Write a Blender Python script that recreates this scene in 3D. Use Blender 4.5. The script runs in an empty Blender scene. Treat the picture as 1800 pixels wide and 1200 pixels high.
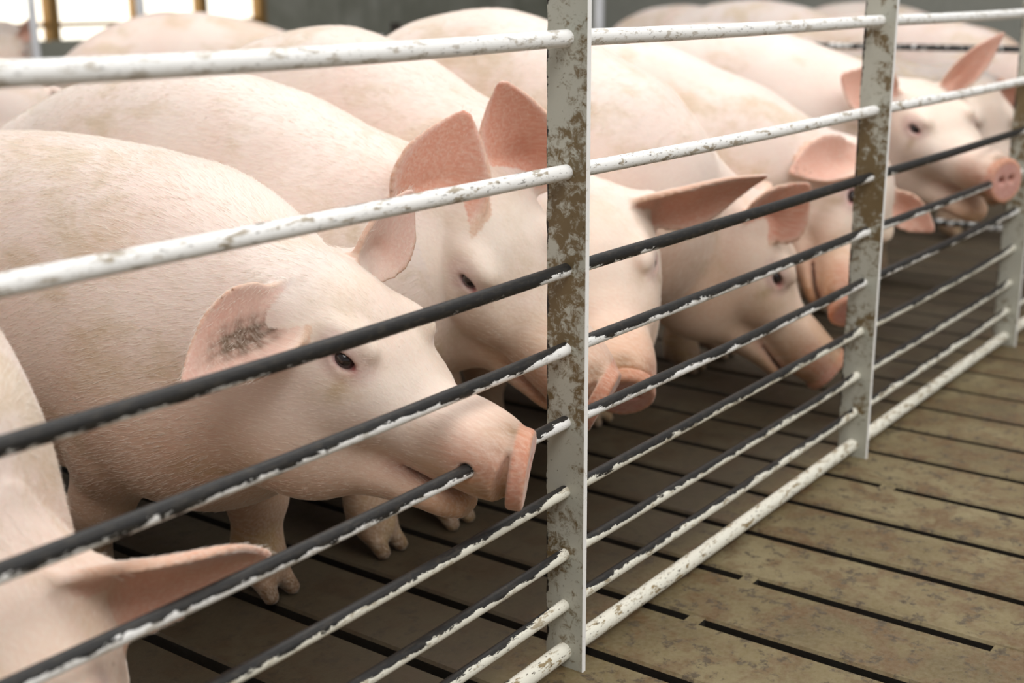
import bpy, math, random
import numpy as np
from mathutils import Vector, Matrix

# ------------------------------------------------------------------ camera, world, light, exposure
SC = bpy.context.scene
COL = SC.collection
D = math.radians
CAM_POS = (-1.3302, -0.8965, 0.9028)
CAM_YAW, CAM_PITCH, CAM_ROLL = D(36.5416), D(15.2028), D(-0.3803)
cd = bpy.data.cameras.new('camera')
cam = bpy.data.objects.new('camera', cd)
COL.objects.link(cam)
fw = Vector((math.cos(CAM_PITCH) * math.cos(CAM_YAW), math.cos(CAM_PITCH) * math.sin(CAM_YAW), -math.sin(CAM_PITCH)))
rt = fw.cross(Vector((0, 0, 1))).normalized()
up = rt.cross(fw)
r2 = rt * math.cos(CAM_ROLL) + up * math.sin(CAM_ROLL)
u2 = -rt * math.sin(CAM_ROLL) + up * math.cos(CAM_ROLL)
M = Matrix((r2, u2, -fw)).transposed().to_4x4()
M.translation = Vector(CAM_POS)
cam.matrix_world = M
cd.sensor_width = 36.0
cd.lens = 2249.96 / 1800 * 36.0
cd.clip_start = 0.02
cd.dof.use_dof = True
cd.dof.focus_distance = 1.68
cd.dof.aperture_fstop = 3.4
SC.camera = cam

SC.view_settings.view_transform = 'Standard'
SC.view_settings.look = 'None'
SC.view_settings.gamma = 1.0
SC.view_settings.use_curve_mapping = False
SC.view_settings.exposure = 0.27

world = bpy.data.worlds.new('overcast_daylight')
SC.world = world
world.use_nodes = True
bg = world.node_tree.nodes['Background']
bg.inputs['Color'].default_value = (0.97, 0.985, 1.0, 1)
bg.inputs['Strength'].default_value = 0.22


def area(name, loc, target, size, size_y, power, color):
    l = bpy.data.lights.new(name, 'AREA')
    l.shape = 'RECTANGLE'
    l.size = size
    l.size_y = size_y
    l.energy = power
    l.color = color
    o = bpy.data.objects.new(name, l)
    COL.objects.link(o)
    o.location = loc
    o.rotation_euler = (Vector(target) - Vector(loc)).to_track_quat('-Z', 'Y').to_euler()
    return o


# daylight through the barn's open side behind the aisle, and a soft lamp added overhead
area('daylight_from_aisle_side', (-0.6, -3.6, 4.8), (1.2, 0.5, 0.5), 8.0, 2.4, 290, (1.0, 0.985, 0.97))
area('added_overhead_lamp', (1.8, 1.6, 4.6), (1.2, 0.9, 0.4), 6.0, 3.0, 190, (1.0, 0.985, 0.97))

# ------------------------------------------------------------------ helpers
def props(o, label=None, cat=None, group=None, kind=None):
    if label: o['label'] = label
    if cat: o['category'] = cat
    if group: o['group'] = group
    if kind: o['kind'] = kind
    return o


def mesh_obj(name, verts, faces, mat=None, parent=None, smooth=False):
    me = bpy.data.meshes.new(name)
    me.from_pydata([tuple(v) for v in verts], [], faces)
    me.update()
    if smooth:
        me.polygons.foreach_set('use_smooth', [True] * len(me.polygons))
    if mat: me.materials.append(mat)
    o = bpy.data.objects.new(name, me)
    COL.objects.link(o)
    if parent: o.parent = parent
    return o


def empty(name, loc=(0, 0, 0), rz=0.0):
    o = bpy.data.objects.new(name, None)
    o.empty_display_size = 0.1
    COL.objects.link(o)
    o.location = loc
    o.rotation_euler = (0, 0, rz)
    return o


class MB:
    def __init__(s):
        s.v, s.f = [], []

    def box(s, lo, hi, ch=0.0):
        x0, y0, z0 = lo
        x1, y1, z1 = hi
        n = len(s.v)
        if ch <= 0:
            s.v += [(x0, y0, z0), (x1, y0, z0), (x1, y1, z0), (x0, y1, z0), (x0, y0, z1), (x1, y0, z1), (x1, y1, z1), (x0, y1, z1)]
            s.f += [tuple(n + i for i in q) for q in ((0, 3, 2, 1), (4, 5, 6, 7), (0, 1, 5, 4), (1, 2, 6, 5), (2, 3, 7, 6), (3, 0, 4, 7))]
            return
        # box whose top edges are chamfered
        s.v += [(x0, y0, z0), (x1, y0, z0), (x1, y1, z0), (x0, y1, z0),
                (x0, y0, z1 - ch), (x1, y0, z1 - ch), (x1, y1, z1 - ch), (x0, y1, z1 - ch),
                (x0 + ch, y0 + ch, z1), (x1 - ch, y0 + ch, z1), (x1 - ch, y1 - ch, z1), (x0 + ch, y1 - ch, z1)]
        s.f += [tuple(n + i for i in q) for q in ((0, 3, 2, 1), (8, 9, 10, 11), (0, 1, 5, 4), (1, 2, 6, 5), (2, 3, 7, 6), (3, 0, 4, 7),
                                                  (4, 5, 9, 8), (5, 6, 10, 9), (6, 7, 11, 10), (7, 4, 8, 11))]

    def tube(s, pts, r, n=16, cap=0.35):
        """tube along points, ends domed by cap*r"""
        pts = [Vector(p) for p in pts]
        rings = []
        d0 = (pts[1] - pts[0]).normalized()
        d1 = (pts[-1] - pts[-2]).normalized()
        seq = [(pts[0] - d0 * cap * r, r * 0.55), (pts[0] - d0 * cap * r * 0.55, r * 0.88)] + [(p, r) for p in pts] + [(pts[-1] + d1 * cap * r * 0.55, r * 0.88), (pts[-1] + d1 * cap * r, r * 0.55)]
        for i, (p, rr) in enumerate(seq):
            t = (seq[min(i + 1, len(seq) - 1)][0] - seq[max(i - 1, 0)][0]).normalized()
            a = t.cross(Vector((0, 0, 1)))
            if a.length < 1e-3: a = t.cross(Vector((1, 0, 0)))
            a.normalize()
            b = a.cross(t).normalized()
            st = len(s.v)
            for k in range(n):
                an = 2 * math.pi * k / n
                s.v.append(tuple(p + (a * math.cos(an) + b * math.sin(an)) * rr))
            rings.append(st)
        for i in range(len(rings) - 1):
            for k in range(n):
                k2 = (k + 1) % n
                s.f.append((rings[i] + k, rings[i] + k2, rings[i + 1] + k2, rings[i + 1] + k))
        s.f.append(tuple(rings[0] + k for k in range(n))[::-1])
        s.f.append(tuple(rings[-1] + k for k in range(n)))

    def build(s, name, mat, parent=None, smooth=False):
        return mesh_obj(name, s.v, s.f, mat, parent, smooth)


# ------------------------------------------------------------------ materials
def new_mat(name):
    m = bpy.data.materials.new(name)
    m.use_nodes = True
    nt = m.node_tree
    p = nt.nodes['Principled BSDF']
    return m, nt, p


class N:
    """small node-graph helper"""
    def __init__(s, nt):
        s.nt = nt

    def n(s, t, **kw):
        nd = s.nt.nodes.new(t)
        for k, v in kw.items(): setattr(nd, k, v)
        return nd

    def link(s, a, b):
        s.nt.links.new(a, b)

    def pos(s):
        return s.n('ShaderNodeNewGeometry').outputs['Position']

    def noise(s, vec, scale, detail=4, rough=0.55, dist=0.0):
        nd = s.n('ShaderNodeTexNoise')
        nd.inputs['Scale'].default_value = scale
        nd.inputs['Detail'].default_value = detail
        nd.inputs['Roughness'].default_value = rough
        nd.inputs['Distortion'].default_value = dist
        s.link(vec, nd.inputs['Vector'])
        return nd.outputs['Fac']

    def mapping(s, vec, scale=(1, 1, 1), rot=(0, 0, 0), loc=(0, 0, 0)):
        nd = s.n('ShaderNodeMapping')
        nd.inputs['Scale'].default_value = scale
        nd.inputs['Rotation'].default_value = rot
        nd.inputs['Location'].default_value = loc
        s.link(vec, nd.inputs['Vector'])
        return nd.outputs['Vector']

    def ramp(s, fac, stops):
        nd = s.n('ShaderNodeValToRGB')
        el = nd.color_ramp.elements
        while len(el) > 1: el.remove(el[-1])
        for i, (p, c) in enumerate(stops):
            e = el[0] if i == 0 else el.new(p)
            e.position = p
            e.color = (c, c, c, 1) if isinstance(c, (int, float)) else (*c, 1)
        s.link(fac, nd.inputs['Fac'])
        return nd.outputs['Color']

    def mix(s, fac, a, b, mode='MIX'):
        nd = s.n('ShaderNodeMix', data_type='RGBA', blend_type=mode)
        for sock, v in ((nd.inputs[0], fac), (nd.inputs[6], a), (nd.inputs[7], b)):
            if isinstance(v, (int, float)): sock.default_value = v
            elif isinstance(v, tuple): sock.default_value = (*v, 1)
            else: s.link(v, sock)
        return nd.outputs[2]

    def math(s, op, a, b=0.0):
        nd = s.n('ShaderNodeMath', operation=op)
        for sock, v in ((nd.inputs[0], a), (nd.inputs[1], b)):
            if isinstance(v, (int, float)): sock.default_value = v
            else: s.link(v, sock)
        return nd.outputs[0]

    def bump(s, h, strength, dist, normal=None):
        nd = s.n('ShaderNodeBump')
        nd.inputs['Strength'].default_value = strength
        nd.inputs['Distance'].default_value = dist
        s.link(h, nd.inputs['Height'])
        if normal: s.link(normal, nd.inputs['Normal'])
        return nd.outputs['Normal']


def mat_plain(name, col, rough=0.6, metal=0.0):
    m, nt, p = new_mat(name)
    g = N(nt)
    c = g.noise(g.pos(), 14.0, 5)
    cc = g.mix(c, tuple(x * 0.8 for x in col), tuple(min(1, x * 1.15) for x in col))
    g.link(cc, p.inputs['Base Color'])
    p.inputs['Roughness'].default_value = rough
    p.inputs['Metallic'].default_value = metal
    return m


def mat_concrete():
    m, nt, p = new_mat('worn_slat_concrete')
    g = N(nt)
    P = g.pos()
    big = g.noise(P, 3.2, 5, 0.6, 0.6)
    mid = g.noise(P, 13.0, 6, 0.7, 0.3)
    fine = g.noise(P, 110.0, 4, 0.7)
    c1 = g.ramp(big, [(0.30, (0.068, 0.044, 0.012)), (0.5, (0.140, 0.103, 0.040)), (0.70, (0.220, 0.178, 0.088))])
    c2 = g.mix(g.ramp(mid, [(0.40, 0.9), (0.54, 0.0)]), c1, (0.100, 0.048, 0.010))
    c3 = g.mix(g.ramp(g.noise(P, 30.0, 6, 0.75), [(0.40, 0.9), (0.46, 0.0)]), c2, (0.040, 0.024, 0.010))
    c4 = g.mix(g.ramp(fine, [(0.3, 0.0), (0.8, 0.35)]), c3, (0.30, 0.25, 0.165))
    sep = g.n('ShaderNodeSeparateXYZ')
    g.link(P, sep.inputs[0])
    # pen side: wet fouling, plus the pigs' shade put into the floor colour
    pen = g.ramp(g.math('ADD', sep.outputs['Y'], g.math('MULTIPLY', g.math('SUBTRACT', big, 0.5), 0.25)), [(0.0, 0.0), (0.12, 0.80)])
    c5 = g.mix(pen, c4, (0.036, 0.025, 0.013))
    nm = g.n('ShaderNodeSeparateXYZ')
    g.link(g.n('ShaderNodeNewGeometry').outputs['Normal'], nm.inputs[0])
    c5 = g.mix(g.math('LESS_THAN', nm.outputs['Z'], 0.5), c5, (0.016, 0.012, 0.007))   # slot sides coloured near black
    g.link(c5, p.inputs['Base Color'])
    g.link(g.ramp(mid, [(0.3, 0.55), (0.7, 0.85)]), p.inputs['Roughness'])
    g.link(g.bump(g.mix(0.5, mid, fine), 0.5, 0.004), p.inputs['Normal'])
    return m


def mat_paint(name, wear, dirt, rust=(0.016, 0.015, 0.014), seed=0.0, white=(0.90, 0.89, 0.86)):
    """white enamel over dark steel. wear: how much of the upper side is chewed bare (0..1)"""
    m, nt, p = new_mat(name)
    g = N(nt)
    P = g.mapping(g.pos(), loc=(seed * 3.7, seed, 0))
    at = g.n('ShaderNodeAttribute', attribute_name='around')   # 0 underside .. 1 top of the bar
    st = g.mapping(P, scale=(1.0, 3.0, 3.0))
    n1 = g.noise(st, 16.0, 6, 0.72, 0.2)
    n2 = g.noise(st, 70.0, 4, 0.7)
    n3 = g.noise(P, 4.0, 2, 0.5)
    f = g.math('ADD', g.math('MULTIPLY', at.outputs['Fac'], 0.72), g.math('MULTIPLY', n1, 1.05))
    f = g.math('ADD', f, g.math('MULTIPLY', n2, 0.34))
    f = g.math('ADD', f, g.math('MULTIPLY', n3, 0.35))
    f = g.math('ADD', f, wear - 1.25)
    bare = g.ramp(f, [(0.0, 0.0), (0.02, 1.0)])
    white = g.mix(g.ramp(g.noise(st, 30.0, 5, 0.7), [(0.545, 0.0), (0.60, dirt)]), white, (0.24, 0.165, 0.065))
    white = g.mix(g.ramp(g.noise(st, 90.0, 3, 0.6), [(0.33, dirt), (0.38, 0.0)]), white, (0.06, 0.04, 0.02))
    steel = g.mix(g.ramp(n2, [(0.5, 0.0), (0.75, 0.5)]), rust, (0.085, 0.070, 0.052))
    g.link(g.mix(bare, white, steel), p.inputs['Base Color'])
    g.link(g.ramp(bare, [(0.0, 0.42), (1.0, 0.5)]), p.inputs['Roughness'])
    p.inputs['Specular IOR Level'].default_value = 0.35
    g.link(g.math('MULTIPLY', bare, 0.05), p.inputs['Metallic'])
    g.link(g.bump(g.math('SUBTRACT', g.math('MULTIPLY', n2, 0.3), bare), 0.6, 0.0012), p.inputs['Normal'])
    return m


def mat_post(name, seed):
    m, nt, p = new_mat(name)
    g = N(nt)
    P = g.mapping(g.pos(), loc=(seed, seed * 2.1, seed * 0.7))
    sep = g.n('ShaderNodeSeparateXYZ')
    g.link(g.pos(), sep.inputs[0])
    base = g.mix(g.noise(P, 9.0, 4), (0.42, 0.415, 0.345), (0.54, 0.54, 0.465))
    big = g.noise(P, 7.0, 3, 0.6, 0.4)
    mid = g.noise(P, 75.0, 6, 0.75, 0.5)
    # manure spatter, heaviest at pig-nose height
    hgt = g.ramp(sep.outputs['Z'], [(0.0, 0.50), (0.35, 0.52), (0.46, 0.95), (0.62, 0.92), (0.72, 0.72), (0.9, 0.55)])
    f = g.math('MULTIPLY', g.math('ADD', g.math('MULTIPLY', big, 0.75), g.math('MULTIPLY', mid, 0.75)), g.math('ADD', 0.66, g.math('MULTIPLY', hgt, 0.36)))
    c = g.mix(g.ramp(f, [(0.66, 0.0), (0.75, 0.92)]), base, (0.135, 0.083, 0.021))
    c = g.mix(g.ramp(g.noise(P, 130.0, 4, 0.7), [(0.27, 0.8), (0.34, 0.0)]), c, (0.045, 0.028, 0.012))
    # outer narrow edge of the flat bar: aisle light painted in as white ; pen edge: chewed to bare steel
    edge = g.ramp(sep.outputs['Y'], [(0.0, 1.0), (0.001, 0.0)])
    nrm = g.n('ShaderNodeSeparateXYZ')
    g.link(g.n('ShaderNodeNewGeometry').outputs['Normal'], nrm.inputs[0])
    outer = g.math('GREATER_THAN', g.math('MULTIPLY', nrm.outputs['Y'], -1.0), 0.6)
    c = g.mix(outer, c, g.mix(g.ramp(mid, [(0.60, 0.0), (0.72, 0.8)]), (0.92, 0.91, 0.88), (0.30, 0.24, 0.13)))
    yy = g.math('ADD', g.math('MULTIPLY', sep.outputs['Y'], 30.0), g.math('MULTIPLY', g.noise(P, 28.0, 4, 0.7), 0.75))
    c = g.mix(g.ramp(g.math('SUBTRACT', yy, 0.35), [(0.86, 0.0), (0.90, 1.0)]), c, (0.020, 0.016, 0.012))
    g.link(c, p.inputs['Base Color'])
    p.inputs['Roughness'].default_value = 0.5
    g.link(g.bump(mid, 0.25, 0.001), p.inputs['Normal'])
    return m


def mat_skin():
    m, nt, p = new_mat('pig_skin')
    g = N(nt)
    a = g.n('ShaderNodeAttribute', attribute_name='skin')
    r = g.n('ShaderNodeAttribute', attribute_name='rest')
    R = r.outputs['Vector']
    warp = g.noise(R, 6.0, 2)
    st = g.mapping(R, scale=(14.0, 150.0, 130.0), rot=(0.0, 0.42, 0.0))
    addv = g.n('ShaderNodeVectorMath', operation='ADD')
    g.link(st, addv.inputs[0])
    sc = g.n('ShaderNodeVectorMath', operation='SCALE')
    nz = g.n('ShaderNodeTexNoise')
    nz.inputs['Scale'].default_value = 4.0
    nz.inputs['Detail'].default_value = 2
    g.link(R, nz.inputs['Vector'])
    g.link(nz.outputs['Color'], sc.inputs[0])
    sc.inputs['Scale'].default_value = 3.5
    g.link(sc.outputs[0], addv.inputs[1])
    hair = g.noise(addv.outputs[0], 1.6, 5, 0.62)
    blot = g.noise(R, 5.0, 4, 0.55, 0.3)
    base = g.mix(g.ramp(blot, [(0.35, 0.0), (0.68, 0.5)]), a.outputs['Color'], g.mix(1.0, a.outputs['Color'], (0.90, 0.72, 0.66), 'MULTIPLY'))
    # pale bristles lying over the skin
    base = g.mix(g.ramp(hair, [(0.42, 0.0), (0.70, 0.55)]), base, g.mix(0.55, a.outputs['Color'], (0.86, 0.76, 0.64)))
    # dried manure smears (a.alpha says where they may lie)
    sm = g.noise(g.mapping(R, scale=(5.0, 9.0, 9.0), rot=(0, 0.5, 0)), 1.0, 5, 0.65, 0.4)
    sm2 = g.math('MULTIPLY', g.ramp(sm, [(0.50, 0.0), (0.63, 0.8)]), a.outputs['Alpha'])
    sm2 = g.math('MULTIPLY', sm2, g.ramp(hair, [(0.3, 1.0), (0.75, 0.45)]))
    base = g.mix(sm2, base, (0.43, 0.30, 0.10))
    sp = g.ramp(g.noise(R, 95.0, 2, 0.5), [(0.20, 0.8), (0.235, 0.0)])
    base = g.mix(g.math('MULTIPLY', sp, g.ramp(blot, [(0.5, 0.0), (0.6, 1.0)])), base, (0.13, 0.075, 0.04))
    g.link(base, p.inputs['Base Color'])
    p.inputs['Roughness'].default_value = 0.62
    p.inputs['Specular IOR Level'].default_value = 0.3
    p.inputs['Subsurface Weight'].default_value = 0.18
    p.inputs['Subsurface Radius'].default_value = (1.0, 0.42, 0.28)
    p.inputs['Subsurface Scale'].default_value = 0.012
    p.inputs['Sheen Weight'].default_value = 0.35
    p.inputs['Sheen Roughness'].default_value = 0.4
    p.inputs['Sheen Tint'].default_value = (1.0, 0.93, 0.84, 1)
    g.link(g.bump(hair, 0.35, 0.0022), p.inputs['Normal'])
    return m


def mat_eye():
    m, nt, p = new_mat('dark_wet_eye')
    g = N(nt)
    c = g.mix(g.noise(g.pos(), 160.0, 3), (0.010, 0.008, 0.012), (0.028, 0.016, 0.012))
    g.link(c, p.inputs['Base Color'])
    p.inputs['Roughness'].default_value = 0.08
    p.inputs['Coat Weight'].default_value = 0.6
    p.inputs['Coat Roughness'].default_value = 0.03
    return m


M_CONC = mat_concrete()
M_SKIN = mat_skin()
M_EYE = mat_eye()
def mat_hair():
    m, nt, p = new_mat('pale_bristle')
    p.inputs['Base Color'].default_value = (0.90, 0.82, 0.73, 1)
    p.inputs['Roughness'].default_value = 0.45
    p.inputs['Specular IOR Level'].default_value = 0.4
    return m


M_HAIR = mat_hair()

# ------------------------------------------------------------------ the setting: slatted floor, pit, far walls
GAP0, PITCH, GW = 0.2270, 0.1705, 0.0215
FX0, FX1, FY0, FY1 = -3.2, 15.0, -3.2, 10.0
fl = MB()
brk = {0: [(-0.079, 0.012)], 1: [(-0.083, 0.012), (-0.83, 0.73 / 2)], 4: [(-0.119, 0.014)]}
k0 = int(math.floor((FX0 - GAP0) / PITCH)); k1 = int(math.ceil((FX1 - GAP0) / PITCH))
rng = random.Random(5)
for k in range(k0, k1):
    xa = GAP0 + k * PITCH + GW / 2
    xb = GAP0 + (k + 1) * PITCH - GW / 2
    fl.box((xa, FY0, -0.10), (xb, FY1, 0.0), 0.004)
    # cross-webs that tie neighbouring slats together
    xg = GAP0 + k * PITCH
    webs = list(brk.get(k, []))
    y = 2.55 + 0.12 * math.sin(k * 2.1)
    while y < FY1 - 0.2:
        webs.append((y, 0.03)); y += 2.5
    for yc, hw in webs:
        fl.box((xg - GW / 2 - 0.004, yc - hw, -0.10), (xg + GW / 2 + 0.004, yc + hw, -0.002))
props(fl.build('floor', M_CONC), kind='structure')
pit = MB(); pit.box((FX0, FY0, -0.95), (FX1, FY1, -0.75))
pit.box((FX0 - 0.1, FY0 - 0.1, -0.95), (FX0, FY1 + 0.1, -0.004)); pit.box((FX1, FY0 - 0.1, -0.95), (FX1 + 0.1, FY1 + 0.1, -0.004))
pit.box((FX0, FY0 - 0.1, -0.95), (FX1, FY0, -0.004)); pit.box((FX0, FY1, -0.95), (FX1, FY1 + 0.1, -0.004))
props(pit.build('trim_1', mat_plain('slurry', (0.012, 0.010, 0.007), 0.5)), kind='structure')


def mat_wall():
    m, nt, p = new_mat('grimy_block_wall')
    g = N(nt)
    P = g.pos()
    c = g.ramp(g.noise(P, 2.2, 5, 0.65), [(0.3, (0.33, 0.33, 0.26)), (0.55, (0.48, 0.48, 0.40)), (0.75, (0.62, 0.62, 0.55))])
    dr = g.noise(g.mapping(P, scale=(5.0, 5.0, 0.7)), 1.5, 4, 0.6)
    c = g.mix(g.ramp(dr, [(0.5, 0.0), (0.7, 0.55)]), c, (0.25, 0.25, 0.19))
    g.link(c, p.inputs['Base Color'])
    p.inputs['Roughness'].default_value = 0.9
    return m


M_WALL = mat_wall()
WX = 8.85   # where the open side ends and the solid wall begins
w = MB(); w.box((FX0, FY1, 0.0), (WX, FY1 + 0.2, 0.50)); w.box((WX, FY1, 0.0), (FX1, FY1 + 0.2, 2.4))
props(w.build('wall_far', M_WALL), kind='structure')
w = MB(); w.box((FX1 - 0.2, FY0, 0.0), (FX1, FY1, 2.4))
props(w.build('wall_right', mat_plain('pale_panel', (0.66, 0.66, 0.58), 0.8)), kind='structure')
M_WOOD = mat_plain('sunlit_pine_post', (0.42, 0.24, 0.075), 0.7)
props(mesh_obj('trim_2', *(lambda b: (b.v, b.f))((lambda b: (b.box((FX0, FY1 + 0.02, 0.62), (WX, FY1 + 0.12, 0.665)), b)[1])(MB())), mat=M_WOOD), kind='structure')
for n_, x in enumerate((8.80, 7.97, 7.15, 6.15, 5.2, 4.3, 3.4)):
    b = MB(); b.box((x - 0.055, FY1 + 0.01, 0.50), (x + 0.055, FY1 + 0.13, 2.4))
    props(b.build('trim_%d' % (n_ + 3), M_WOOD), kind='structure')

# ------------------------------------------------------------------ pen fence
HR = [0.850, 0.687, 0.5621, 0.4575, 0.3576, 0.260, 0.1689, 0.0932, 0.0239]
RAD = [0.0105, 0.0098, 0.0090, 0.0092, 0.0088, 0.0086, 0.0084, 0.0084, 0.0125]
WEAR = [-0.52, -0.34, 0.44, 0.22, 0.26, 0.14, 0.10, -0.04, -0.42]
DIRT = [0.55, 0.75, 0.4, 0.35, 0.45, 0.5, 0.55, 0.7, 0.9]
POSTX = [-1.03, 0.0, 1.028, 2.058, 3.09]
fence = empty('pen_fence', (0, 0, 0))
props(fence, 'white painted steel pen fence of horizontal bars with chipped paint', 'fence')
def fence_tube(name, pts, r, mat):
    b = MB(); b.tube(pts, r, 20)
    o = b.build(name, mat, fence, True)
    at = o.data.attributes.new('around', 'FLOAT', 'POINT')
    co = np.array([v.co[:] for v in o.data.vertices])
    zs = np.interp(co[:, 0], [p[0] for p in pts], [p[2] for p in pts])
    endw = np.zeros(len(co))
    for xp in POSTX:
        dd = xp - co[:, 0]
        endw += np.where(dd > -0.02, np.exp(-(np.maximum(dd, 0) / 0.05)**2), 0)
    vals = (-0.55 * endw + np.clip(((co[:, 2] - zs) * 0.82 + co[:, 1] * 0.57) / r * 0.5 + 0.5, 0, 1)).astype(np.float32)
    at.data.foreach_set('value', vals)
    return o
for i, (h, r) in enumerate(zip(HR, RAD)):
    rg = random.Random(i + 3)
    pts = []
    for bx in range(len(POSTX) - 1):
        x0, x1 = POSTX[bx], POSTX[bx + 1]
        sag = (0.005 if i != 1 else 0.0) if bx == 0 else 0.002
        ny = rg.uniform(-0.003, 0.003)
        for q in range(0, 12):
            t = q / 12
            s_ = math.sin(math.pi * t)
            pts.append((x0 + (x1 - x0) * t, ny * s_, h - sag * s_))
    pts.append((POSTX[-1] + 0.0, 0, h))
    o = fence_tube('rail', pts, r, mat_paint('chipped_white_paint', WEAR[i], DIRT[i], seed=i * 1.3, white=(0.90, 0.89, 0.86) if i < 5 else (0.76, 0.735, 0.63)))
    if i == 8: o['label'] = 'thick bottom pipe of the fence'
    if i == 2: o['label'] = 'bar chewed almost bare to dark steel'
for j, x in enumerate(POSTX):
    b = MB()
    t = 0.0042
    # flat bar standing across the fence line, slightly nicked on its pen edge
    rg = random.Random(j)
    nz = 60
    zs = [0.0 + 0.93 * q / nz for q in range(nz + 1)]
    ye = [0.0305 + rg.uniform(-0.0016, 0.0004) for _ in zs]
    ch = 0.0008
    prof = lambda y1: [(x - t, -0.0306 + ch), (x - t + ch, -0.0306), (x + t - ch, -0.0306), (x + t, -0.0306 + ch), (x + t, y1 - ch), (x + t - ch, y1), (x - t + ch, y1), (x - t, y1 - ch)]
    for z, y1 in zip(zs, ye):
        b.v += [(px, py, z) for px, py in prof(y1)]
    for q in range(nz):
        for k in range(8):
            k2 = (k + 1) % 8
            b.f.append((q * 8 + k, q * 8 + k2, q * 8 + 8 + k2, q * 8 + 8 + k))
    b.f.append(tuple(range(8))[::-1]); b.f.append(tuple(nz * 8 + k for k in range(8)))
    b.build('post', mat_post('dirty_cream_paint', j * 1.7), fence)
    # weld collars where the bars pass through the flat bar
    for i, (h, r) in enumerate(zip(HR, RAD)):
        pass

# ------------------------------------------------------------------ pig builder: implicit surface -> one continuous mesh
F32 = np.float32


def pchip(xs, ys, n=400):
    xs = np.array(xs, float); ys = np.array(ys, float)
    h = np.diff(xs); dl = np.diff(ys) / h
    m = np.zeros_like(ys)
    for i in range(1, len(xs) - 1):
        if dl[i - 1] * dl[i] > 0:
            w1 = 2 * h[i] + h[i - 1]; w2 = h[i] + 2 * h[i - 1]
            m[i] = (w1 + w2) / (w1 / dl[i - 1] + w2 / dl[i])
    m[0], m[-1] = dl[0], dl[-1]
    X = np.linspace(xs[0], xs[-1], n)
    k = np.clip(np.searchsorted(xs, X) - 1, 0, len(xs) - 2)
    t = (X - xs[k]) / h[k]
    Y = (2 * t**3 - 3 * t**2 + 1) * ys[k] + (t**3 - 2 * t**2 + t) * h[k] * m[k] + (-2 * t**3 + 3 * t**2) * ys[k + 1] + (t**3 - t**2) * h[k] * m[k + 1]
    return X, Y


def smin(a, b, k):
    h = np.maximum(k - np.abs(a - b), 0) / k
    return np.minimum(a, b) - h * h * k * 0.25


def rotm(yaw, pitch, roll):
    cy, sy, cp, sp = math.cos(yaw), math.sin(yaw), math.cos(pitch), math.sin(pitch)
    a = np.array([cp * cy, cp * sy, -sp]); b = np.array([-sy, cy, 0.0]); c = np.cross(a, b)
    cr, sr = math.cos(roll), math.sin(roll)
    return np.array([a, b * cr + c * sr, -b * sr + c * cr])   # rows: forward, left, up


def f_ellipsoid(c, r, Rm=None):
    c = np.array(c, float); r = np.array(r, float)
    def f(x, y, z):
        x, y, z = x - c[0], y - c[1], z - c[2]
        if Rm is not None:
            x, y, z = (Rm[i, 0] * x + Rm[i, 1] * y + Rm[i, 2] * z for i in range(3))
        k0 = np.sqrt((x / r[0])**2 + (y / r[1])**2 + (z / r[2])**2) + 1e-6
        k1 = np.sqrt((x / r[0]**2)**2 + (y / r[1]**2)**2 + (z / r[2]**2)**2) + 1e-6
        return k0 * (k0 - 1) / k1
    m = r.max()
    return f, c - m, c + m


def f_cone(p, q, r1, r2, sy=1.0):
    """capsule with linearly changing radius; sy squeezes its width (local y)"""
    p = np.array(p, float); q = np.array(q, float)
    def f(x, y, z):
        d = q - p
        px, py, pz = x - p[0], (y - p[1]), z - p[2]
        t = np.clip((px * d[0] + py * d[1] + pz * d[2]) / (d @ d), 0, 1)
        ex, ey, ez = px - t * d[0], (py - t * d[1]) / sy, pz - t * d[2]
        return (np.sqrt(ex * ex + ey * ey + ez * ez) - (r1 + (r2 - r1) * t)) * min(1, sy)
    R = max(r1, r2) * max(1, sy)
    return f, np.minimum(p, q) - R, np.maximum(p, q) + R


def f_loft(st, frame=None, s=1.0, p=2.0):
    """st rows: station, top, bottom, half width. frame=(origin, rows) for a posed head"""
    st = np.array(st, float)
    X, T = pchip(st[:, 0], st[:, 1]); _, B = pchip(st[:, 0], st[:, 2]); _, Wd = pchip(st[:, 0], st[:, 3])
    def f(x, y, z):
        if frame is not None:
            o, Rm = frame
            x, y, z = x - o[0], y - o[1], z - o[2]
            x, y, z = ((Rm[i, 0] * x + Rm[i, 1] * y + Rm[i, 2] * z) / s for i in range(3))
        t = np.interp(x, X, T); b = np.interp(x, X, B); w = np.interp(x, X, Wd)
        h = (t - b) * 0.5; c = (t + b) * 0.5
        dz = (z - c)
        if p == 2.0:
            k0 = np.sqrt((y / w)**2 + (dz / h)**2) + 1e-6
        else:
            k0 = ((np.abs(y) / w)**p + (np.abs(dz) / h)**p)**(1 / p) + 1e-6
        k1 = np.sqrt((y / w**2)**2 + (dz / h**2)**2) + 1e-6
        d = np.clip(k0 * (k0 - 1) / k1, -0.3, 2.0)
        e = np.maximum(x - X[-1], X[0] - x)
        d = np.where(e > -0.02, smin(d * 0 + 9, d, 0.001), d)
        return np.maximum(d, e) * s
    if frame is None:
        lo = np.array([st[0, 0], -st[:, 3].max(), st[:, 2].min()]); hi = np.array([st[-1, 0], st[:, 3].max(), st[:, 1].max()])
    else:
        o, Rm = frame
        cs = np.array([[a, b, c] for a in (st[0, 0], st[-1, 0]) for b in (-st[:, 3].max(), st[:, 3].max()) for c in (st[:, 2].min(), st[:, 1].max())]) * s
        wv = cs @ Rm + o
        lo, hi = wv.min(0), wv.max(0)
    return f, lo, hi


EAR_T, EAR_W = pchip([-0.15, 0.0, 0.15, 0.35, 0.55, 0.75, 0.9, 0.97, 1.0], [0.35, 0.55, 0.86, 1.0, 0.92, 0.62, 0.30, 0.13, 0.02])


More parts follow.
